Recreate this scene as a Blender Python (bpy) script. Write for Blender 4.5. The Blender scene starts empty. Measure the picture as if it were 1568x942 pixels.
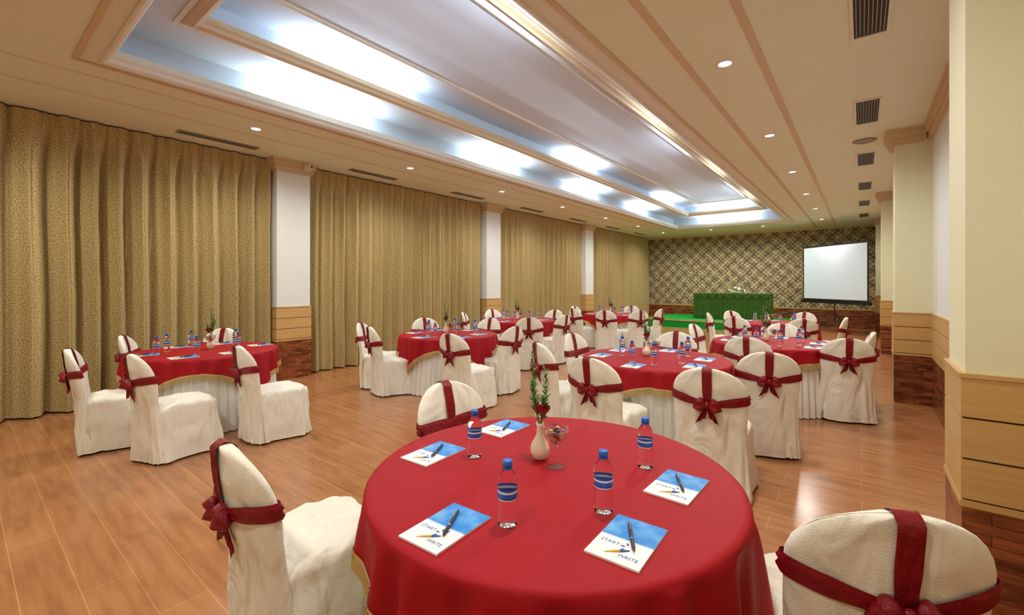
import bpy, bmesh, math, random
from mathutils import Vector, Matrix, noise
random.seed(7)
sc = bpy.context.scene
sc.view_settings.view_transform = 'Standard'
sc.view_settings.exposure = 0.36
pi = math.pi

# ------------------------------------------------------------------ materials
def lin(h):
    if isinstance(h, str):
        h = h.lstrip('#'); c = [int(h[i:i+2], 16)/255 for i in (0, 2, 4)]
    else:
        c = [v/255 for v in h]
    return tuple([(v/12.92 if v <= .04045 else ((v+.055)/1.055)**2.4) for v in c]+[1.0])

class M:
    def __init__(s, name):
        s.m = bpy.data.materials.new(name); s.m.use_nodes = True
        s.nt = s.m.node_tree; s.n = s.nt.nodes; s.l = s.nt.links
        s.b = s.n['Principled BSDF']
    def node(s, t, **kw):
        n = s.n.new(t)
        for k, v in kw.items():
            if k.startswith('_'): setattr(n, k[1:], v)
            else: n.inputs[k].default_value = v
        return n
    def link(s, a, b): s.l.new(a, b)
    def math(s, op, a, b=None):
        n = s.n.new('ShaderNodeMath'); n.operation = op
        for i, v in enumerate((a, b)):
            if v is None: continue
            if isinstance(v, (int, float)): n.inputs[i].default_value = v
            else: s.link(v, n.inputs[i])
        return n.outputs[0]
    def mix(s, fac, a, b, mode='MIX'):
        n = s.n.new('ShaderNodeMix'); n.data_type = 'RGBA'; n.blend_type = mode
        for i, v in ((0, fac), (6, a), (7, b)):
            if isinstance(v, (int, float, tuple)): n.inputs[i].default_value = v
            else: s.link(v, n.inputs[i])
        return n.outputs[2]
    def ramp(s, fac, stops, interp='LINEAR'):
        n = s.n.new('ShaderNodeValToRGB'); n.color_ramp.interpolation = interp
        e = n.color_ramp.elements
        while len(e) < len(stops): e.new(.5)
        for i, (p, c) in enumerate(stops): e[i].position = p; e[i].color = c
        s.link(fac, n.inputs[0]); return n.outputs[0]
    def pos(s):
        return s.n.new('ShaderNodeNewGeometry').outputs['Position']
    def obj(s):
        return s.n.new('ShaderNodeTexCoord').outputs['Object']
    def sep(s, v):
        n = s.n.new('ShaderNodeSeparateXYZ'); s.link(v, n.inputs[0]); return n.outputs
    def comb(s, x, y, z=0.0):
        n = s.n.new('ShaderNodeCombineXYZ')
        for i, v in enumerate((x, y, z)):
            if isinstance(v, (int, float)): n.inputs[i].default_value = v
            else: s.link(v, n.inputs[i])
        return n.outputs[0]
    def noise(s, vec, scale, detail=3, out=0):
        n = s.n.new('ShaderNodeTexNoise'); n.inputs['Scale'].default_value = scale
        n.inputs['Detail'].default_value = detail
        if vec is not None: s.link(vec, n.inputs['Vector'])
        return n.outputs[out]
    def bump(s, h, strength=.3, dist=.01):
        n = s.n.new('ShaderNodeBump'); n.inputs['Strength'].default_value = strength
        n.inputs['Distance'].default_value = dist
        s.link(h, n.inputs['Height']); s.link(n.outputs[0], s.b.inputs['Normal'])
    def set(s, **kw):
        for k, v in kw.items():
            k = k.replace('_', ' ')
            if isinstance(v, (int, float, tuple)): s.b.inputs[k].default_value = v
            else: s.link(v, s.b.inputs[k])
        return s

def simple(name, col, rough=.5, var=.06, nscale=6, bump=0, metal=0, bscale=80):
    m = M(name); c = lin(col)
    d = tuple([v*(1-var*2) for v in c[:3]]+[1])
    o = m.obj()
    m.set(Base_Color=m.mix(m.noise(o, nscale), d, c), Roughness=rough, Metallic=metal)
    if bump: m.bump(m.noise(o, bscale), bump, .004)
    return m.m

MT = {}
MT['ceil'] = simple('ceiling_cream_paint', '#ecedd2', .75, .02, 1.5)
MT['tray'] = simple('tray_white_paint', '#d9e5f1', .7, .01, 1)
MT['peach'] = simple('peach_moulding_paint', '#dcc39c', .5, .04, 3)
MT['faint'] = simple('pale_peach_paint', '#e4d6b4', .6, .04, 3)
MT['mould'] = simple('cream_moulding_paint', '#ebe6d4', .45, .03, 3)
MT['shaft'] = simple('cream_wall_paint', '#ebe9c4', .6, .02, 2)
MT['shaftw'] = simple('white_wall_paint', '#e9ece4', .55, .02, 2)
MT['white'] = simple('white_plastic', '#f2f2ee', .4, .01)
MT['black'] = simple('black_metal', '#141414', .4, .02)
MT['vent'] = simple('vent_dark', '#2a2723', .6, .05)
MT['slat'] = simple('vent_slat', '#9a9484', .5, .02)
MT['joint'] = simple('dark_joint', '#3d2412', .6, .05)
MT['screen'] = simple('screen_fabric', '#d8e7f2', .8, .01)
MT['vase'] = simple('cream_ceramic', '#efe3c4', .25, .03)
MT['green'] = simple('fern_green', '#6a9a3e', .6, .2, 30)
MT['stem'] = simple('stem_green', '#56702f', .6, .1, 30)
MT['rose'] = simple('rose_red', '#b00d1a', .55, .2, 40)
MT['cap'] = simple('bottle_cap_blue', '#2a6fd0', .35, .03)
MT['gold'] = simple('gold_fringe', '#dcb970', .6, .2, 60)
MT['pen'] = simple('pen_dark', '#3a1c22', .3, .1)
MT['penclip'] = simple('pen_clip', '#b0b0b4', .25, .02, metal=1)
MT['paperw'] = simple('pad_paper', '#f3f3f0', .6, .01)
MT['ink'] = simple('pad_ink', '#2b5fa3', .6, .02)
MT['inky'] = simple('pad_ink_gold', '#d8a83a', .6, .02)
MT['flowerw'] = simple('white_petals', '#f4f1e8', .6, .05, 30)
MT['candy1'] = simple('candy_gold', '#e0b050', .3, .1)
MT['candy2'] = simple('candy_brown', '#4c2818', .3, .1)
MT['candy3'] = simple('candy_blue', '#3a5b9a', .3, .1)

def fabric(name, a, b, rough=.85, nscale=9, bstr=.35, bscale=14, sheen=.2, spec=.3, dist=.02, det=5, zs=1.0):
    m = M(name); o = m.obj()
    n1 = m.noise(o, nscale, 4)
    m.set(Base_Color=m.mix(n1, lin(b), lin(a)), Roughness=rough, Sheen_Weight=sheen, Specular_IOR_Level=spec)
    s = m.sep(o); ov = m.comb(s[0], s[1], m.math('MULTIPLY', s[2], zs))
    nd = m.n.new('ShaderNodeTexNoise'); nd.inputs['Scale'].default_value = bscale; nd.inputs['Detail'].default_value = det
    nd.inputs['Distortion'].default_value = .8 if zs != 1 else 0; m.link(ov, nd.inputs['Vector'])
    fine = m.noise(o, 260, 2)
    m.bump(m.math('ADD', nd.outputs[0], m.math('MULTIPLY', fine, .05)), bstr, dist)
    return m.m
MT['cover'] = fabric('cream_chair_cover', '#f7f5e8', '#ede9d6', .7, 5, .85, 7, .05, .3, .05, 2, .45)
MT['sash'] = fabric('maroon_satin_sash', '#960d1e', '#6c0816', .38, 14, .5, 30, 0, .4)
MT['cloth'] = fabric('red_tablecloth', '#a8111c', '#980d17', .6, 4, .14, 5, 0, .2)
MT['skirt'] = fabric('white_table_skirt', '#f0efea', '#e4e1d6', .8, 6, .2, 20, .05)
MT['greenskirt'] = fabric('green_stage_skirt', '#4e7526', '#315218', .7, 8, .3, 20, 0)
MT['carpet'] = fabric('green_stage_carpet', '#16a83a', '#0d8428', .95, 30, .3, 120, 0)

# curtain
m = M('tan_curtain_fabric'); p = m.pos(); s = m.sep(p)
vec = m.comb(m.math('MULTIPLY', s[1], 75), m.math('MULTIPLY', s[2], 60))
weave = m.noise(vec, 1.4, 3)
col = m.mix(m.ramp(weave, [(.38, (0, 0, 0, 1)), (.60, (1, 1, 1, 1))]), lin('#86703f'), lin('#d8c48c'))
col = m.mix(m.math('MULTIPLY', m.noise(p, 1.3), .25), col, lin('#ac965c'))
m.set(Base_Color=col, Roughness=.8, Specular_IOR_Level=.2, Sheen_Weight=.1); m.bump(weave, .45, .006); MT['curtain'] = m.m

# floor planks (run across the room)
m = M('laminate_wood_floor'); p = m.pos(); s = m.sep(p)
br = m.node('ShaderNodeTexBrick', Scale=1.0)
br.offset = .37; br.inputs['Brick Width'].default_value = 1.25; br.inputs['Row Height'].default_value = .195
br.inputs['Mortar Size'].default_value = .003; br.inputs['Mortar Smooth'].default_value = .2
br.inputs['Color1'].default_value = lin('#b27a50'); br.inputs['Color2'].default_value = lin('#a26a42')
br.inputs['Mortar'].default_value = lin('#d09c68')
m.link(p, br.inputs['Vector'])
gv = m.comb(m.math('MULTIPLY', s[0], 1.6), m.math('MULTIPLY', s[1], 14))
g = m.ramp(m.noise(gv, 1.4, 6), [(.3, lin('#855030')), (.55, lin('#b87f50')), (.75, lin('#c8905e'))])
kn = m.ramp(m.noise(m.comb(m.math('MULTIPLY', s[0], 1.0), m.math('MULTIPLY', s[1], 2.6)), 2.2, 3), [(.25, (.42, .38, .36, 1)), (.42, (1, 1, 1, 1))])
col = m.mix(.42, br.outputs['Color'], g)
col = m.mix(.5, col, kn, 'MULTIPLY')
m.set(Base_Color=col, Roughness=.2, Specular_IOR_Level=.6)
m.bump(br.outputs['Fac'], -.15, .002); MT['floor'] = m.m

# mosaic wood base
m = M('dark_wood_strip_cladding'); p = m.pos(); s = m.sep(p)
v = m.comb(m.math('ADD', s[0], s[1]), s[2])
br = m.node('ShaderNodeTexBrick', Scale=1.0); br.offset = .43
br.inputs['Brick Width'].default_value = .21; br.inputs['Row Height'].default_value = .042
br.inputs['Mortar Size'].default_value = .0015
br.inputs['Color1'].default_value = lin('#451c0f'); br.inputs['Color2'].default_value = lin('#aa6236')
br.inputs['Mortar'].default_value = lin('#1a0b06'); m.link(v, br.inputs['Vector'])
n = m.noise(m.comb(m.math('MULTIPLY', m.math('ADD', s[0], s[1]), 6), m.math('MULTIPLY', s[2], 26)), 1.0, 3)
col = m.mix(.4, br.outputs['Color'], m.ramp(n, [(.35, lin('#42190d')), (.6, lin('#9c5630')), (.72, lin('#d08e4e'))]))
m.set(Base_Color=col, Roughness=.25); MT['mosaic'] = m.m

m = M('tan_wood_panel'); p = m.pos(); s = m.sep(p)
n = m.noise(m.comb(m.math('MULTIPLY', m.math('ADD', s[0], s[1]), 3), m.math('MULTIPLY', s[2], 60)), 1.0, 3)
m.set(Base_Color=m.mix(n, lin('#bd9252'), lin('#d8b376')), Roughness=.35); MT['panel'] = m.m

# wallpaper : fine ornate light motifs on brown
m = M('damask_wallpaper'); p = m.pos(); s = m.sep(p)
wn = m.node('ShaderNodeTexNoise', Scale=10.0, Detail=2.0); m.link(p, wn.inputs['Vector']); ws = m.sep(wn.outputs['Color'])
x = m.math('ADD', s[0], m.math('MULTIPLY', ws[0], .10)); z = m.math('ADD', s[2], m.math('MULTIPLY', ws[1], .10))
def S(a, k, ph=0): return m.math('SINE', m.math('ADD', m.math('MULTIPLY', a, k), ph))
k = 2*pi/.46
t = m.math('MULTIPLY', m.math('MULTIPLY', S(x, k), S(z, k)), .10)
t = m.math('ADD', t, m.math('MULTIPLY', m.math('MULTIPLY', S(x, 3*k), S(z, 3*k)), .12))
t = m.math('ADD', t, m.math('MULTIPLY', m.noise(p, 24, 3), .7))
t = m.math('ADD', t, .15)
col = m.ramp(t, [(.34, lin('#604e38')), (.46, lin('#857150')), (.54, lin('#a8966f')), (.66, lin('#cfc19a'))])
m.set(Base_Color=col, Roughness=.6); MT['paper'] = m.m

m = M('notepad_cover'); o = m.obj(); s = m.sep(o)
sky = m.mix(m.ramp(m.noise(o, 14, 3), [(.45, (0, 0, 0, 1)), (.75, (1, 1, 1, 1))]), lin('#1f86d8'), lin('#7dbdf0'))
f = m.ramp(m.math('ADD', s[1], .5), [(.49, (0, 0, 0, 1)), (.50, (1, 1, 1, 1))])
m.set(Base_Color=m.mix(f, lin('#f2f3f2'), sky), Roughness=.4); MT['pad'] = m.m

m = M('clear_water_plastic'); o = m.obj()
m.set(Base_Color=(.97, .99, 1, 1), Roughness=.03, Transmission_Weight=1.0, IOR=1.2); m.bump(m.noise(o, 60), .1, .002); MT['water'] = m.m
m = M('clear_glass'); tr = m.node('ShaderNodeBsdfTransparent'); gl = m.node('ShaderNodeBsdfGlossy', Roughness=.03)
lw = m.node('ShaderNodeLayerWeight', Blend=.35); mx = m.n.new('ShaderNodeMixShader')
fac = m.math('ADD', m.math('MULTIPLY', lw.outputs['Facing'], .65), .10)
m.link(fac, mx.inputs[0]); m.link(tr.outputs[0], mx.inputs[1]); m.link(gl.outputs[0], mx.inputs[2])
m.link(mx.outputs[0], m.n['Material Output'].inputs[0]); MT['glass'] = m.m
m = M('bottle_label'); o = m.obj(); s = m.sep(o)
m.set(Base_Color=m.ramp(m.math('MULTIPLY', s[2], 5), [(.0, lin('#dfe8f2')), (.475, lin('#1c46a0')), (.50, lin('#2a62c4')), (.57, lin('#e8eef5')), (.60, lin('#2a62c4'))], 'CONSTANT'), Roughness=.35); MT['label'] = m.m

def emis(name, col, st):
    m = M(name); m.set(Base_Color=(1, 1, 1, 1), Emission_Color=col, Emission_Strength=st)
    m.link(m.mix(m.noise(m.obj(), 3), col, col), m.b.inputs['Emission Color']); return m.m
MT['lamp'] = emis('downlight_lens', (1, .93, .8, 1), 14)

# ------------------------------------------------------------------ mesh builder
class B:
    def __init__(s): s.v = []; s.f = []; s.mi = []; s.sm = []; s.mats = []
    def mat(s, k):
        if k not in s.mats: s.mats.append(k)
        return s.mats.index(k)
    def add(s, verts, faces, k, smooth=False, T=None):
        o = len(s.v); i = s.mat(k)
        for v in verts:
            v = Vector(v); s.v.append(T @ v if T else v)
        for f in faces:
            s.f.append([o+a for a in f]); s.mi.append(i); s.sm.append(smooth)
    def box(s, x0, x1, y0, y1, z0, z1, k, T=None):
        V = [(x, y, z) for z in (z0, z1) for y in (y0, y1) for x in (x0, x1)]
        F = [(0, 2, 3, 1), (4, 5, 7, 6), (0, 1, 5, 4), (2, 6, 7, 3), (0, 4, 6, 2), (1, 3, 7, 5)]
        s.add(V, F, k, False, T)
    def loft(s, rings, k, closed=True, cap0=False, cap1=False, smooth=True, T=None):
        n = len(rings[0]); V = [p for r in rings for p in r]; F = []
        for i in range(len(rings)-1):
            for j in range(n if closed else n-1):
                a = i*n+j; b = i*n+(j+1) % n
                F.append((a, b, b+n, a+n))
        if cap0: F.append(tuple(reversed(range(n))))
        if cap1: F.append(tuple(range((len(rings)-1)*n, len(rings)*n)))
        s.add(V, F, k, smooth, T)
    def lathe(s, prof, k, n=24, cap0=True, cap1=True, c=(0, 0, 0), T=None):
        rings = [[(c[0]+r*math.cos(2*pi*j/n), c[1]+r*math.sin(2*pi*j/n), c[2]+z) for j in range(n)] for r, z in prof]
        s.loft(rings, k, True, cap0, cap1, True, T)
    def tube(s, pts, r, k, n=6, T=None):
        pts = [Vector(p) for p in pts]; rings = []
        for i, p in enumerate(pts):
            d = (pts[min(i+1, len(pts)-1)]-pts[max(i-1, 0)]).normalized()
            u = d.cross(Vector((0, 0, 1)) if abs(d.z) < .9 else Vector((1, 0, 0))).normalized(); w = d.cross(u)
            rr = r[i] if isinstance(r, (list, tuple)) else r
            rings.append([p+rr*(math.cos(2*pi*j/n)*u+math.sin(2*pi*j/n)*w) for j in range(n)])
        s.loft(rings, k, True, True, True, True, T)
    def ball(s, c, r, k, n=8, sq=(1, 1, 1)):
        rings = []
        for i in range(n+1):
            t = -pi/2+pi*i/n; rr = max(math.cos(t), .02)
            rings.append([(c[0]+r*sq[0]*rr*math.cos(2*pi*j/(n+2)), c[1]+r*sq[1]*rr*math.sin(2*pi*j/(n+2)), c[2]+r*sq[2]*math.sin(t)) for j in range(n+2)])
        s.loft(rings, k, True, True, True)
    def mesh(s, name):
        me = bpy.data.meshes.new(name); me.from_pydata([tuple(v) for v in s.v], [], s.f)
        for k in s.mats: me.materials.append(MT[k])
        me.polygons.foreach_set('material_index', s.mi); me.polygons.foreach_set('use_smooth', s.sm)
        bm = bmesh.new(); bm.from_mesh(me); bmesh.ops.recalc_face_normals(bm, faces=bm.faces); bm.to_mesh(me); bm.free()
        me.update(); return me
    def obj(s, name, loc=(0, 0, 0), rz=0):
        return place(s.mesh(name), name, loc, rz)
def place(me, name, loc=(0, 0, 0), rz=0, scale=1):
    o = bpy.data.objects.new(name, me); sc.collection.objects.link(o)
    o.location = loc; o.rotation_euler = (0, 0, rz); o.scale = (scale,)*3
    return o

H = 3.43
XL, XR, YB, YF = -7.55, .68, -3.0, 18.6
CX = .33
# ------------------------------------------------------------------ room shell
b = B(); b.box(XL-.1, XR+.1, YB-.1, YF+.1, -.1, 0, 'floor'); b.obj('floor')
b = B(); b.box(XL-.1, XL, YB, YF, 0, H, 'shaft'); b.obj('wall_left')
b = B(); b.box(XL-.1, XR+.1, YB-.1, YB, 0, H, 'shaft'); b.obj('wall_back')
b = B(); b.box(XL-.1, XR+.1, YF, YF+.1, .6, H, 'paper'); b.box(XL-.1, XR+.1, YF-.02, YF+.1, 0, .6, 'mosaic')
b.box(XL, XR, YF-.035, YF, .6, .64, 'panel'); b.obj('wall_far')

def cladding(b, x0, x1, y0, y1):
    b.box(x0-.012, x1+.012, y0-.012, y1+.012, 0, .60, 'mosaic')
    b.box(x0-.018, x1+.018, y0-.018, y1+.018, .60, .625, 'panel')
    b.box(x0-.006, x1+.006, y0-.006, y1+.006, .625, 1.12, 'joint')
    for i in range(3):
        z0 = .632+i*.165
        b.box(x0-.014, x1+.014, y0-.014, y1+.014, z0, z0+.157, 'panel')
    b.box(x0-.02, x1+.02, y0-.02, y1+.02, 1.12, 1.137, 'panel')
b = B(); b.box(XR, XR+.1, YB, YF, 0, H, 'shaftw'); cladding(b, XR, XR+.05, YB+.02, YF-.05); b.obj('wall_right')

def crown(b, x0, x1, y0, y1):
    for o, za, zb in ((.02, H-.19, H-.165), (.045, H-.165, H-.10), (.075, H-.10, H-.04), (.09, H-.04, H)):
        b.box(x0-o, x1+o, y0-o, y1+o, za, zb, 'peach')
for y in (-2.3, 2.55, 7.4, 12.25, 17.1):
    b = B(); b.box(CX, XR, y, y+.42, 0, H, 'shaft'); cladding(b, CX, XR-.02, y, y+.42); crown(b, CX, XR-.1, y, y+.42)
    b.obj('column')
for y in (-1.75, 3.1, 7.95, 12.8):
    b = B(); b.box(XL, -7.05, y, y+.52, 0, H, 'shaftw'); cladding(b, XL+.05, -7.05, y, y+.52); crown(b, XL+.1, -7.05, y, y+.52)
    b.obj('column')
b = B()
for o, za, zb in ((.02, H-.19, H-.165), (.045, H-.165, H-.10), (.075, H-.10, H-.04), (.09, H-.04, H)):
    b.box(XR-o, XR, YB, YF, za, zb, 'peach')
b.box(XL, XR, YF-.06, YF, H-.07, H, 'peach')
b.obj('trim_1')

# ------------------------------------------------------------------ ceiling with two-step tray
ox0, ox1, oy0, oy1 = -5.1, -1.85, .84, 15.9
ix0, ix1, iy0, iy1 = -4.58, -2.37, 1.36, 15.38
Z2, Z3 = 3.80, 4.10
b = B()
def ring_slab(b, X0, X1, Y0, Y1, x0, x1, y0, y1, za, zb, k):
    b.box(X0, x0, Y0, Y1, za, zb, k); b.box(x1, X1, Y0, Y1, za, zb, k)
    b.box(x0, x1, Y0, y0, za, zb, k); b.box(x0, x1, y1, Y1, za, zb, k)
ring_slab(b, XL-.1, XR+.1, YB-.1, YF+.1, ox0, ox1, oy0, oy1, H, H+.05, 'ceil')
e = .2
ring_slab(b, ox0-e-.05, ox1+e+.05, oy0-e-.05, oy1+e+.05, ox0-e, ox1+e, oy0-e, oy1+e, H+.05, Z2, 'tray')
ring_slab(b, ox0-e-.05, ox1+e+.05, oy0-e-.05, oy1+e+.05, ix0, ix1, iy0, iy1, Z2, Z2+.04, 'tray')
e2 = .17
ring_slab(b, ix0-e2-.05, ix1+e2+.05, iy0-e2-.05, iy1+e2+.05, ix0-e2, ix1+e2, iy0-e2, iy1+e2, Z2+.04, Z3, 'tray')
b.box(ix0-e2-.05, ix1+e2+.05, iy0-e2-.05, iy1+e2+.05, Z3, Z3+.05, 'tray')
b.obj('ceiling')
def frame(b, x0, x1, y0, y1, prof, k):
    R = [[(x0-o, y0-o, z), (x1+o, y0-o, z), (x1+o, y1+o, z), (x0-o, y1+o, z)] for o, z in prof]
    R.append(R[0]); b.loft(R, k, True, smooth=False)
b = B()
frame(b, ox0, ox1, oy0, oy1, [(-.03, H+.09), (-.03, H+.03), (-.01, H+.01), (.0, H-.02), (.03, H-.035), (.05, H-.035), (.05, H-.02), (.11, H-.02), (.13, H-.012), (.17, H), (.01, H+.0), (.01, H+.09)], 'mould')
frame(b, ox0, ox1, oy0, oy1, [(.17, H-.002), (.17, H-.014), (.205, H-.014), (.205, H-.002)], 'peach')
b.obj('trim_2')
b = B()
frame(b, ix0, ix1, iy0, iy1, [(-.03, Z2+.07), (-.03, Z2+.02), (-.01, Z2), (0, Z2-.03), (.04, Z2-.045), (.06, Z2-.03), (.10, Z2-.02), (.12, Z2), (.01, Z2), (.01, Z2+.07)], 'peach')
frame(b, ix0, ix1, iy0, iy1, [(.12, Z2-.001), (.12, Z2-.012), (.16, Z2-.012), (.16, Z2-.001)], 'mould')
frame(b, ix0+.41, ix1-.41, iy0+.41, iy1-.41, [(0, Z3-.001), (0, Z3-.02), (.025, Z3-.03), (.05, Z3-.012), (.05, Z3-.001)], 'mould')
b.obj('trim_3')
b = B()
for x in (-1.22, -.68):
    b.box(x-.03, x+.03, YB, YF-.1, H-.006, H+.001, 'peach')
for x in (-5.62, -6.22):
    b.box(x-.02, x+.02, YB, YF-.1, H-.004, H+.001, 'faint')
b.obj('trim_4')

# downlights
b = B(); n = 24
b.lathe([(.075, 0), (.075, -.008), (.055, -.012), (.05, -.004)], 'white', n, False, False)
b.lathe([(.05, -.005), (.001, -.006)], 'lamp', n, False, True)
dl = b.mesh('ceiling_downlight')
def area(name, loc, sx, sy, pw, col, rot=(0, 0, 0), shape='RECTANGLE', spread=pi):
    l = bpy.data.lights.new(name, 'AREA'); l.shape = shape; l.size = sx
    if shape == 'RECTANGLE': l.size_y = sy
    l.energy = pw; l.color = col; l.spread = spread
    o = bpy.data.objects.new(name, l); o.location = loc; o.rotation_euler = rot; sc.collection.objects.link(o); return o
WARM = (1, .955, .875)
spots = [(-5.92, y) for y in [-.05+2.4*i for i in range(8)]] + [(-.94, y) for y in [-.6+2.4*i for i in range(8)]] + [(-4.25, 16.9), (-2.6, 16.9), (-3.5, -.6)]  # downlights behind the camera are unseen, added to brighten the room
for x, y in spots:
    place(dl, 'ceiling_downlight', (x, y, H))
    l = bpy.data.lights.new('downlight_beam', 'SPOT'); l.energy = 122; l.color = WARM; l.spot_size = math.radians(168); l.spot_blend = .8; l.shadow_soft_size = .12
    o = bpy.data.objects.new('downlight_beam', l); o.location = (x, y, H-.03); sc.collection.objects.link(o)
COOL = (.82, .91, 1)
for y in (2.8, 6.1, 9.4, 12.7):
    area('cove_tube', (ox0-.1, y, H+.08), .07, 1.2, 14, COOL, (pi, 0, 0))
    area('cove_tube', (ox1+.1, y, H+.08), .07, 1.2, 16, COOL, (pi, 0, 0))
for y in (3.0, 8.2, 13.4):
    area('cove_tube', (ix0-.09, y, Z2+.07), .07, 1.4, 14, COOL, (pi, 0, 0))
    area('cove_tube', (ix1+.09, y, Z2+.07), .07, 1.4, 22, COOL, (pi, 0, 0))
area('cove_tube', (-3.5, oy1+.1, H+.08), 1.5, .07, 18, COOL, (pi, 0, 0))
area('cove_tube', (-3.5, iy1+.09, Z2+.07), 1.2, .07, 14, COOL, (pi, 0, 0))

# vents
b = B(); w, L = .098, .42
b.box(-w, w, -L, L, -.006, .0, 'vent')
for i in range(8):
    x = -w+.016+i*(2*w-.032)/7; b.box(x-.003, x+.003, -L+.02, L-.02, -.014, -.006, 'slat')
ring_slab(b, -w-.02, w+.02, -L-.02, L+.02, -w, w, -L, L, -.014, 0, 'mould')
vm = b.mesh('air_vent')
for i in range(6): place(vm, 'air_vent', (.05, 3.98+2.4*i, H))
b = B(); b.box(-.05, .05, -.45, .45, -.005, 0, 'vent'); ring_slab(b, -.075, .075, -.475, .475, -.05, .05, -.45, .45, -.012, 0, 'slat')
b.box(-.006, .006, -.45, .45, -.011, 0, 'slat'); sm_ = b.mesh('ceiling_slot_diffuser')
for i in range(7): place(sm_, 'ceiling_slot_diffuser', (-6.78, 2.24+2.4*i, H))
b = B(); b.lathe([(.13, 0), (.13, -.012), (.11, -.018), (.10, -.012), (.02, -.014)], 'slat', 28); b.obj('ceiling_speaker', (.03, 7.65, H))
b = B(); b.box(-.03, .0, -.04, .04, -.05, .05, 'mould'); b.tube([(0, 0, 0), (.05, 0, -.01)], .012, 'mould', 8); b.box(.04, .13, -.03, .03, -.035, .025, 'mould'); b.tube([(.128, 0, -.005), (.138, 0, -.005)], .016, 'black', 12)
b.obj('security_camera', (-6.93, 3.52, H-.09))

# ------------------------------------------------------------------ curtains
def curtain(y0, y1, seed):
    b = B()
    ny = int((y1-y0)/.011); zs = [0.02, .3, .7, 1.2, 1.8, 2.3, 2.7, 2.9, 3.05, 3.15, 3.22, 3.28, 3.34, 3.41]
    rings = []
    for z in zs:
        row = []
        for i in range(ny+1):
            y = y0+(y1-y0)*i/ny
            q = y+.08*noise.noise(Vector((y*1.7, seed, 0)))+.03*noise.noise(Vector((y*1.1, z*.6, seed)))
            ph = 2*pi*q/.25
            sn = math.sin(ph)
            big = (sn*.6+.3*math.sin(2*ph+.9)) - 1.5*math.exp(-((math.sin((ph-4.2)/2))/.20)**2)
            amp = .086*(1+.5*noise.noise(Vector((y*2.1, 3.3, seed))))*(1+.25*noise.noise(Vector((y*4, z*.9, seed+5))))
            pin = .045*abs(math.sin(pi*y/.125))**.7
            k = max(0, min(1, (z-2.9)/.42)); k = k*k*(3-2*k)
            x = -7.21+(amp*big*(1-.75*k)) + pin*k
            row.append((x, y+.035*math.cos(ph)*(1-k), z))
        rings.append(row)
    b.loft(rings, 'curtain', False, smooth=True)
    b.obj('curtain')
curtain(-1.2, 3.06, 1); curtain(3.68, 7.9, 2); curtain(8.52, 12.75, 3); curtain(13.38, 18.5, 4)

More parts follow.
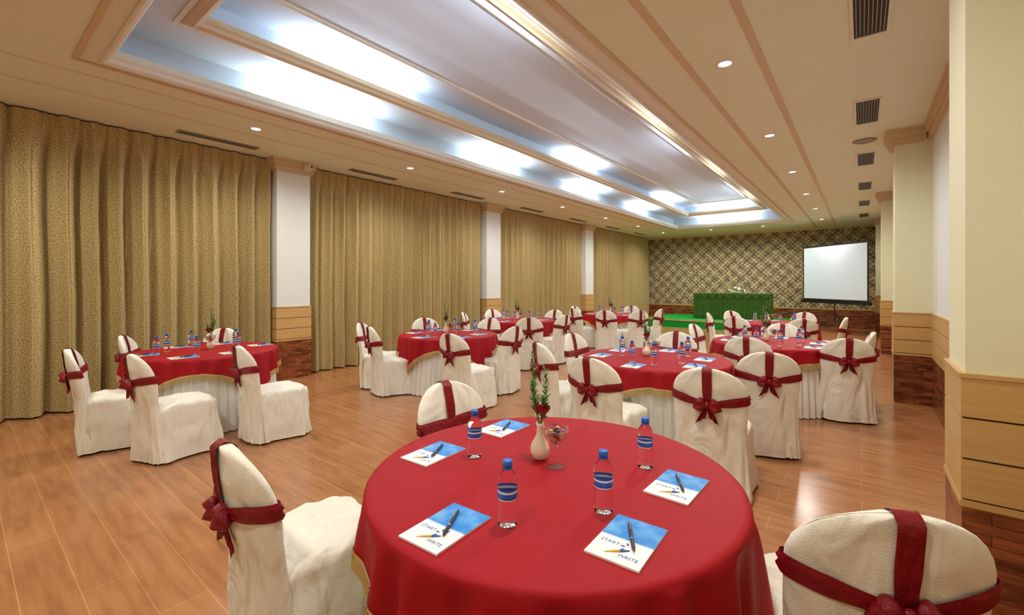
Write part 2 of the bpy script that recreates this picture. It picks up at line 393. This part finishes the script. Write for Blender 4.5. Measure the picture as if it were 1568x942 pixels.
# ------------------------------------------------------------------ chair
def sup(a, e):
    c, s = math.cos(a), math.sin(a)
    return (math.copysign(abs(c)**(2/e), c), math.copysign(abs(s)**(2/e), s))
def yc(z): return -.235-.012*min(z, .47)/.47-max(0, z-.47)*.16
def bw(z):
    if z < .47: return .265-.035*(z/.47)**.8
    if z < .72: return .230+.014*((z-.47)/.25)
    t = min(1, (z-.72)/.20); return .244*max(0, 1-t**2.3)**.5
def th(z):
    return .034 if z < .8 else .034-.010*((z-.8)/.12)
CURV = .055
def cv(x): return CURV*(x/.237)**2
def chair_mesh(seed):
    b = B(); rd = random.Random(seed); n = 128
    phs = [rd.uniform(0, 6.28) for _ in range(6)]
    def rip(a, z, s=0):
        k = max(0, 1-z/.47)
        return k**.7*(.012*math.sin(7*a+phs[0]+s)+.010*math.sin(13*a+phs[1])+.008*math.sin(4*a+phs[2])+.02*noise.noise(Vector((math.cos(a)*3, math.sin(a)*3, z*2+seed))))+.016*noise.noise(Vector((math.cos(a)*4, math.sin(a)*4, z*9+seed)))*(1 if z < .46 else 0)
    rings = []
    for z, hx, hy in ((.02, .262, .262), (.08, .258, .258), (.12, .255, .255), (.16, .252, .252), (.20, .249, .249), (.24, .246, .247), (.28, .243, .245), (.32, .24, .243), (.36, .238, .242), (.39, .236, .242), (.43, .237, .244), (.452, .232, .24), (.466, .222, .229), (.474, .205, .21), (.478, .17, .17), (.481, .12, .12), (.482, .06, .06), (.483, .01, .01)):
        r = []
        for j in range(n):
            a = 2*pi*j/n; x, y = sup(a, 5.5 if z < .46 else 4); k = 1+rip(a, z)/.25
            zz = z + (.018*noise.noise(Vector((x*hx*13, y*hy*13, seed))) if z > .44 else 0)
            if z < .03: zz = .016+max(0, .03*noise.noise(Vector((x*3, y*3, seed+9))))
            r.append((hx*x*k, .025+hy*y*k, zz))
        rings.append(r)
    b.loft(rings, 'cover', True, False, True)
    for sx in (-1, 1):
        for y in (-.2, .23):
            b.tube([(sx*.2, y, 0), (sx*.2, y, .1)], .012, 'black', 8)
    rings = []; zl = [.02, .1, .2, .3, .4, .47, .53, .6, .66, .72, .76, .80, .835, .865, .888, .904, .913, .918, .9198]
    for z in zl:
        r = []
        for j in range(n):
            a = 2*pi*j/n; x, y = sup(a, 3.2 if z < .7 else 2.6)
            w = max(bw(z), .006); t = max(th(z)*min(1, (w/.09)**.5), .006)
            wr = .008*noise.noise(Vector((x*2.6, (1 if y > 0 else -1)*2+seed, z*8)))+(rip(a, z, 1)*.9)
            X = w*x*(1+wr*.8)
            r.append((X, yc(z)+t*y+wr*(1 if y > 0 else -1)+cv(X), z))
        rings.append(r)
    b.loft(rings, 'cover', True, False, True)
    path = []
    for z in (.66, .72, .78, .84, .88, .905): path.append((yc(z)-th(z)-.010, z))
    path += [(yc(.92)-.016, .922), (yc(.92), .928), (yc(.92)+.016, .922)]
    for z in (.905, .88, .84, .78, .72, .66, .56): path.append((yc(z)+th(z)+.010, z))
    hw = .031
    rr = [[(x*(1 if z > .75 else .85), y-(.003*math.cos(x*400+z*20)) if z < .9 else y, z) for x in [hw*(-1+k/5) for k in range(11)]] for y, z in path]
    b.loft(rr, 'sash', False)
    nb = 72; rows = []
    for dz, off in ((-.032, .008), (-.018, .015), (-.004, .009), (.008, .015), (.02, .010), (.032, .008)):
        r = []
        for j in range(nb):
            a = 2*pi*j/nb; x, y = sup(a, 3.2); outer = y < 0
            zc = .712-(.042*(1-abs(x)) if outer else .02*(1-abs(x)))
            sq = .5+.5*min(1, abs(x)*1.6) if outer else 1
            z = zc+dz*sq; X = (bw(.7)+off)*x
            r.append((X, yc(z)+(th(.7)+off)*y+cv(X), z))
        rows.append(r)
    b.loft(rows, 'sash', True)
    cz = .672; cy = yc(cz)-.062
    b.ball((0, cy, cz), .021, 'sash', 8, (1, .8, 1.15))
    for sx in (-1, 1):
        rings = []
        for i in range(13):
            t = i/12; w = .012+.036*math.sin(pi*min(1, t*1.02)**.8)*(1 if t < .99 else .4); tk = .008+.022*math.sin(pi*t)
            if i == 12: w, tk = .010, .006
            cx_ = sx*(.012+.078*t); c_z = cz+.014*t-.04*t*t
            ring = []
            for j in range(20):
                a = 2*pi*j/20
                ring.append((cx_, cy+.012*t*t+tk*math.cos(a)*(1+.35*math.cos(5*a)), c_z+w*math.sin(a)))
            rings.append(ring)
        b.loft(rings, 'sash', True, True, True)
        rings = []
        for i in range(9):
            t = i/8; w = .012+.022*t; cx_ = sx*(.008+.038*t); c_z = cz-.015-.105*t
            rings.append([(cx_+w*u, cy+.02*t+.014+.009*math.sin(u*6+t*4+seed), c_z-.025*u*sx*t) for u in [-1+k/5 for k in range(11)]])
        b.loft(rings, 'sash', False)
    return b.mesh('banquet_chair')
CH = [chair_mesh(i) for i in range(4)]
def chair(x, y, fx, fy, i=[0]):
    l = math.hypot(fx, fy); fx /= l; fy /= l
    i[0] += 1
    place(CH[i[0] % 4], 'banquet_chair', (x+.30*fx, y+.30*fy, 0), math.atan2(-fx, fy))

chairs = [
 (-1.83, .633, .05, 1), (-1.92, 1.80, 1, -.05), (.075, 1.505, -.42, .9),
 (-4.76, .93, -.1, 1), (-5.55, .66, .2, .98), (-4.60, 1.68, .05, 1), (-6.5, 1.2, .4, .92), (-6.52, 2.2, .5, -.85),
 (-3.77, 3.61, 0, 1), (-5.19, 3.5, .35, .94), (-5.80, 3.75, .75, .5), (-3.70, 4.75, -1, 0), (-5.80, 4.95, .9, -.3), (-4.9, 5.62, .1, -1),
 (-4.45, 6.1, -.5, .8), (-4.35, 7.1, -1, .05), (-6.3, 6.4, .8, .6), (-6.5, 7.5, 1, -.2), (-5.3, 8.25, 0, -1),
 (-1.68, 3.11, .1, 1), (-.83, 3.22, -.1, 1), (-.62, 4.30, -.25, .97), (-2.51, 3.6, .5, .85), (-2.66, 4.5, 1, 0), (-1.75, 5.40, .1, -1),
 (-.98, 5.36, 0, 1), (-.11, 5.9, -.2, .98), (.10, 6.85, -1, .0), (-1.9, 6.6, 1, -.05), (-.9, 7.5, 0, -1),
 (-4.35, 8.75, -.1, 1), (-3.75, 9.2, -.7, .5), (-3.62, 10.1, -1, 0), (-5.25, 8.95, .4, .9), (-5.78, 9.9, 1, 0), (-4.7, 10.98, 0, -1),
 (-2.38, 9.3, 1, .2), (-.75, 8.65, -.4, .9), (-.22, 9.5, -1, 0), (-1.75, 8.55, .3, .9), (-2.2, 10.3, .8, -.5), (-.9, 10.65, -.3, -1),
]
for c in chairs: chair(*c)

# ------------------------------------------------------------------ table
TR = .705; TZ = .762
def table_mesh(seed):
    b = B(); n = 480; rings = []
    for z, r, am in ((.74, .655, .004), (.6, .66, .009), (.35, .675, .013), (.008, .69, .018)):
        rings.append([((r+am*math.sin(58*2*pi*j/n+.8*math.sin(6*2*pi*j/n)))*math.cos(2*pi*j/n), (r+am*math.sin(58*2*pi*j/n+.8*math.sin(6*2*pi*j/n)))*math.sin(2*pi*j/n), z) for j in range(n)])
    b.loft(rings, 'skirt', True)
    n = 360
    def LL(a):
        m_ = max(abs(math.cos(a)), abs(math.sin(a)))
        return min(.83/m_-TR, .45)
    rings = []
    for r, z in ((.005, TZ), (.25, TZ), (.5, TZ), (TR-.03, TZ), (TR-.01, TZ-.002), (TR-.002, TZ-.009), (TR+.002, TZ-.02)):
        rings.append([(r*math.cos(2*pi*j/n), r*math.sin(2*pi*j/n), z) for j in range(n)])
    for t in (.05, .12, .2, .35, .5, .7, .85, 1):
        r = []
        for j in range(n):
            a = 2*pi*j/n; L = LL(a); am = (.006+.034*(L/.4))*t**.55
            wv = math.sin(20*a+seed+1.2*math.sin(5*a))+.5*math.sin(37*a+1+.6*t)
            rr = TR+.004+.010*t+am*wv*.85+.018*t*(L/.44)**2
            r.append((rr*math.cos(a), rr*math.sin(a), TZ-.02-t*L))
        rings.append(r)
    b.loft(rings, 'cloth', True, True, False)
    hem = rings[-1]
    g1 = [((p[0]*1.004), p[1]*1.004, p[2]+.004) for p in hem]; g2 = [((p[0]*1.004), p[1]*1.004, p[2]-.010) for p in hem]
    b.loft([g1, g2], 'gold', True)
    V = []; F = []
    for j in range(n):
        p = Vector(g2[j]); q = Vector(g2[(j+1) % n]); d = (q-p)*.36; m_ = (p+q)/2; ou = Vector((m_.x, m_.y, 0)).normalized()*.004
        o = len(V); dn = Vector((0, 0, -.045))
        d2 = Vector((d.x, d.y, 0))
        V += [m_-d, m_+ou, m_+d, m_-d2+dn, m_+ou*1.6+dn*1.08, m_+d2+dn]
        F += [(o, o+1, o+4, o+3), (o+1, o+2, o+5, o+4)]
    b.add(V, F, 'gold', False)
    return b.mesh('banquet_table')
TM = [table_mesh(1), table_mesh(3)]
tables = [(-.968, 1.474, -32), (-5.7, 1.75, -23), (-4.76, 4.52, -50), (-5.45, 7.16, -60), (-1.62, 4.33, 20), (-.87, 6.42, -50), (-4.7, 9.9, -40), (-1.3, 9.6, -50)]
for i, (x, y, r) in enumerate(tables): place(TM[i % 2], 'banquet_table', (x, y, 0), math.radians(r))

# bottle
b = B()
pr = [(.026, 0), (.031, .003), (.033, .012)]
for i in range(5): pr += [(.0335, .018+i*.012), (.0315, .024+i*.012)]
pr += [(.0335, .082), (.0325, .086), (.0325, .132), (.034, .137), (.033, .15), (.027, .168), (.018, .182), (.0135, .188), (.0135, .196)]
b.lathe(pr, 'water', 28)
b.lathe([(.0333, .092), (.0333, .126)], 'label', 28, False, False)
b.lathe([(.0165, .193), (.0165, .213), (.0145, .216), (.002, .2165)], 'cap', 24)
b.lathe([(.015, .186), (.017, .188), (.017, .191), (.015, .192)], 'cap', 24)
bottle = b.mesh('water_bottle')

def text_geo(s, size):
    c = bpy.data.curves.new('t', 'FONT'); c.body = s; c.size = size; c.align_x = 'CENTER'; c.resolution_u = 2
    o = bpy.data.objects.new('t', c); sc.collection.objects.link(o)
    dg = bpy.context.evaluated_depsgraph_get(); me = bpy.data.meshes.new_from_object(o.evaluated_get(dg))
    V = [v.co.copy() for v in me.vertices]; F = [tuple(p.vertices) for p in me.polygons]
    bpy.data.objects.remove(o); return V, F
b = B(); pw, ph = .0775, .118
b.box(-pw, pw, -ph, ph, 0, .005, 'paperw')
b.add([(-pw, -ph, .0056), (pw, -ph, .0056), (pw, ph, .0056), (-pw, ph, .0056)], [(0, 1, 2, 3)], 'pad')
for s_, x_, y_ in (('START', -.036, -.042), ('WRITE', .034, -.09)):
    V, F = text_geo(s_, .019); b.add([(v.x+x_, v.y+y_, .0061) for v in V], F, 'ink')
b.tube([(-.03, -.092, .006), (-.008, -.076, .006), (.006, -.066, .006)], [.001, .004, .004], 'inky', 6)
b.tube([(.006, -.066, .006), (.026, -.05, .006)], [.0045, .002], 'ink', 6)
for k in range(4):
    a = 1.2+k*.9; c_, s2 = math.cos(a), math.sin(a)
    b.add([(.02+.010*c_, -.04+.010*s2, .006), (.02-.004*s2+.018*c_, -.04+.004*c_+.018*s2, .006), (.02+.028*c_, -.04+.028*s2, .006), (.02+.004*s2+.018*c_, -.04-.004*c_+.018*s2, .006)], [(0, 1, 2, 3)], 'ink')
pad = b.mesh('notepad')
b = B()
b.tube([(0, -.075, .0), (0, -.066, 0), (0, -.06, 0), (0, .06, 0), (0, .066, 0), (0, .072, 0)], [.001, .003, .0052, .0052, .0042, .003], 'pen', 10)
b.tube([(0, -.02, 0), (0, -.015, 0)], [.0058, .0058], 'penclip', 10)
b.box(-.0015, .0015, .02, .064, .0052, .0072, 'penclip')
pen = b.mesh('ballpoint_pen')

# vase with rose and greenery
b = B()
b.lathe([(.022, 0), (.030, .006), (.040, .03), (.041, .045), (.034, .068), (.020, .09), (.0135, .11), (.013, .135), (.018, .152), (.0165, .152), (.011, .135), (.011, .11)], 'vase', 28, True, False)
def fern(b, p0, p1, bend, L=.036, nn=34, seed=0):
    rd = random.Random(seed); p0 = Vector(p0); p1 = Vector(p1); pts = []
    for i in range(13):
        t = i/12; pts.append(p0.lerp(p1, t)+Vector(bend)*math.sin(pi*t))
    b.tube(pts, [.0026*(1-.6*i/12) for i in range(13)], 'stem', 5)
    for i in range(nn*3):
        t = .22+.78*i/(nn*3); k = min(11, int(t*12)); p = pts[k].lerp(pts[k+1], t*12-k)
        a = rd.uniform(0, 6.28); d = Vector((math.cos(a), math.sin(a), rd.uniform(.3, 1.1))).normalized()
        l = L*(1.15-.55*t)*rd.uniform(.7, 1.2); s = d.cross(Vector((0, 0, 1))).normalized()*l*.15
        b.add([p, p+d*l*.5+s, p+d*l, p+d*l*.5-s], [(0, 1, 2, 3)], 'green')
fern(b, (0, 0, .13), (-.035, -.01, .45), (-.01, 0, 0), seed=1)
fern(b, (0, 0, .13), (.005, .03, .38), (.01, .01, 0), seed=2)
fern(b, (0, 0, .13), (-.055, .02, .32), (-.01, 0, .01), seed=3)
fern(b, (0, 0, .13), (.03, -.02, .27), (.012, 0, .01), seed=4)
b.tube([(0, 0, .1), (.008, -.004, .16), (.016, -.008, .2)], .002, 'stem', 6)
rc = Vector((.022, -.012, .215))
b.ball(rc, .015, 'rose', 8, (1, 1, 1.3))
for k in range(15):
    a = k*2.399; R = .012+.0011*k; hgt = .024-.0004*k
    rows = []
    for i in range(4):
        t = i/3; rr = R*(.55+.65*t**.7)+(.004*t*t*k/15)
        rows.append([(rc.x+rr*math.cos(a+u), rc.y+rr*math.sin(a+u), rc.z-.018+hgt*1.5*t*(1-.15*abs(u))) for u in (-.7, -.35, 0, .35, .7)])
    b.loft(rows, 'rose', False)
vase = b.mesh('flower_vase')
b = B()
b.lathe([(.034, 0), (.034, .002), (.008, .006), (.0035, .012), (.003, .07), (.006, .078), (.03, .1), (.048, .128), (.053, .155), (.0515, .155), (.046, .129), (.028, .103), (.004, .082)], 'glass', 32)
rd = random.Random(2)
for i in range(60):
    a = rd.uniform(0, 6.28); z = rd.uniform(.10, .158); R = max(0, (.010+(z-.1)*.6))*rd.uniform(.1, 1.0)
    b.ball((R*math.cos(a), R*math.sin(a), z), rd.uniform(.006, .009), rd.choice(['candy1', 'candy2', 'candy1', 'candy3', 'candy2', 'candy1']), 5, (1.2, .8, .7))
sweet = b.mesh('candy_glass')

PADS = [(-.016, -.548), (.443, -.277), (.443, .156), (-.485, -.18), (-.459, .266)]
BOT = [(-.326, -.092), (.119, -.421), (.313, -.168), (.285, .254)]
for ti, (tx, ty, r) in enumerate(tables):
    rd = random.Random(ti+20); J = 0 if ti == 0 else .03
    a = 0 if ti == 0 else rd.uniform(-.15, .15)
    def rot(dx, dy): return (tx+dx*math.cos(a)-dy*math.sin(a), ty+dx*math.sin(a)+dy*math.cos(a))
    pads = PADS + ([] if ti == 0 else [(.0, .54)])
    bots = BOT + ([] if ti == 0 else [(-.15, .3), (-.1, -.35)])
    for dx, dy in pads:
        x, y = rot(dx, dy); ra = (rd.uniform(-.06, .06))
        place(pad, 'notepad', (x, y, TZ+.0005), ra)
        place(pen, 'ballpoint_pen', (x+.005, y+.015, TZ+.0125), .46+rd.uniform(-.05, .05))
    for dx, dy in bots:
        x, y = rot(dx+rd.uniform(-J, J), dy+rd.uniform(-J, J))
        place(bottle, 'water_bottle', (x, y, TZ+.0005), rd.uniform(0, 6), .92)
    x, y = rot(-.096, .063); place(vase, 'flower_vase', (x, y, TZ), 0 if ti == 0 else rd.uniform(0, 6))
    x, y = rot(0, .037); place(sweet, 'candy_glass', (x, y, TZ))

# ------------------------------------------------------------------ stage
b = B(); b.box(-6.2, -1.9, 15.4, YF-.04, 0, .25, 'carpet'); b.box(-6.21, -1.89, 15.38, 15.4, .22, .262, 'panel'); b.obj('stage_platform')
b = B(); n = 260
def rrect(t, hx, hy):
    per = [(-hx, -hy), (hx, -hy), (hx, hy), (-hx, hy)]; L = [2*hx, 2*hy, 2*hx, 2*hy]; T = sum(L); d = t*T
    for i in range(4):
        if d <= L[i]:
            p, q = per[i], per[(i+1) % 4]; u = d/L[i]; nn = [(0, -1), (1, 0), (0, 1), (-1, 0)][i]
            return p[0]+(q[0]-p[0])*u, p[1]+(q[1]-p[1])*u, nn
        d -= L[i]
    return per[0][0], per[0][1], (0, -1)
rings = []
for z, am in ((.88, .006), (.5, .018), (.01, .025)):
    r = []
    for j in range(n):
        x, y, nn = rrect(j/n, 1.2, .36); o = am*math.sin(j*2*pi/5.2); r.append((x+nn[0]*o, y+nn[1]*o, z))
    rings.append(r)
b.loft(rings, 'greenskirt', True); b.box(-1.22, 1.22, -.38, .38, .875, .9, 'greenskirt')
for i in range(9):
    x0 = -1.2+i*2.4/9
    rr = []
    for t in (0, .5, 1):
        rr.append([(x0+2.4/9*u, -.39-.01*t, .885-t*.14*math.sin(pi*u)-.01) for u in [k/8 for k in range(9)]])
    b.loft(rr, 'greenskirt', False)
b.obj('stage_table', (-3.55, 16.9, .25))
b = B(); rd = random.Random(8)
b.lathe([(.12, 0), (.16, .03), (.17, .06), (.15, .06)], 'vase', 24)
for i in range(46):
    a = rd.uniform(0, 6.28); R = rd.uniform(0, .26); z = .08+.12*(1-R/.28)+rd.uniform(-.02, .02)
    b.ball((R*math.cos(a)*1.2, R*math.sin(a)*.8, z), .035, rd.choice(['flowerw', 'flowerw', 'green']), 6)
b.obj('flower_arrangement', (-3.4, 16.85, 1.15))

ax, ay = -1.5, 17.3; bx, by = .15, 15.6
cx_, cy_ = (ax+bx)/2, (ay+by)/2; W = math.hypot(bx-ax, by-ay)/2
b = B()
b.box(-W, W, -.004, .004, .97, 2.68, 'black'); b.box(-W+.04, W-.04, -.007, 0, 1.02, 2.63, 'screen')
b.box(-W-.05, W+.05, -.04, .05, .89, .98, 'black')
b.tube([(0, .05, .35), (0, .05, 2.72)], .016, 'black', 10)
b.box(-.06, .06, -.01, .06, 2.66, 2.73, 'black')
for a in (90, 210, 330):
    c, s = math.cos(math.radians(a)), math.sin(math.radians(a))
    b.tube([(0, .05, .62), (.5*c, .05+.5*s, .012)], .012, 'black', 8); b.tube([(0, .05, .35), (.25*c, .05+.25*s, .31)], .008, 'black', 8)
b.obj('projection_screen', (cx_, cy_, 0), math.atan2(by-ay, bx-ax))

# ------------------------------------------------------------------ world + camera
w = bpy.data.worlds.new('w'); sc.world = w; w.use_nodes = True
w.node_tree.nodes['Background'].inputs[0].default_value = (.9, .95, 1, 1); w.node_tree.nodes['Background'].inputs[1].default_value = .3
cam = bpy.data.cameras.new('cam'); co = bpy.data.objects.new('cam', cam); sc.collection.objects.link(co)
co.location = (0, 0, 1.5); co.rotation_euler = (pi/2, 0, math.radians(38.3))
cam.sensor_width = 36; cam.lens = 36*678/1568; cam.shift_y = -(471-434)/1568; cam.clip_start = .05
sc.camera = co
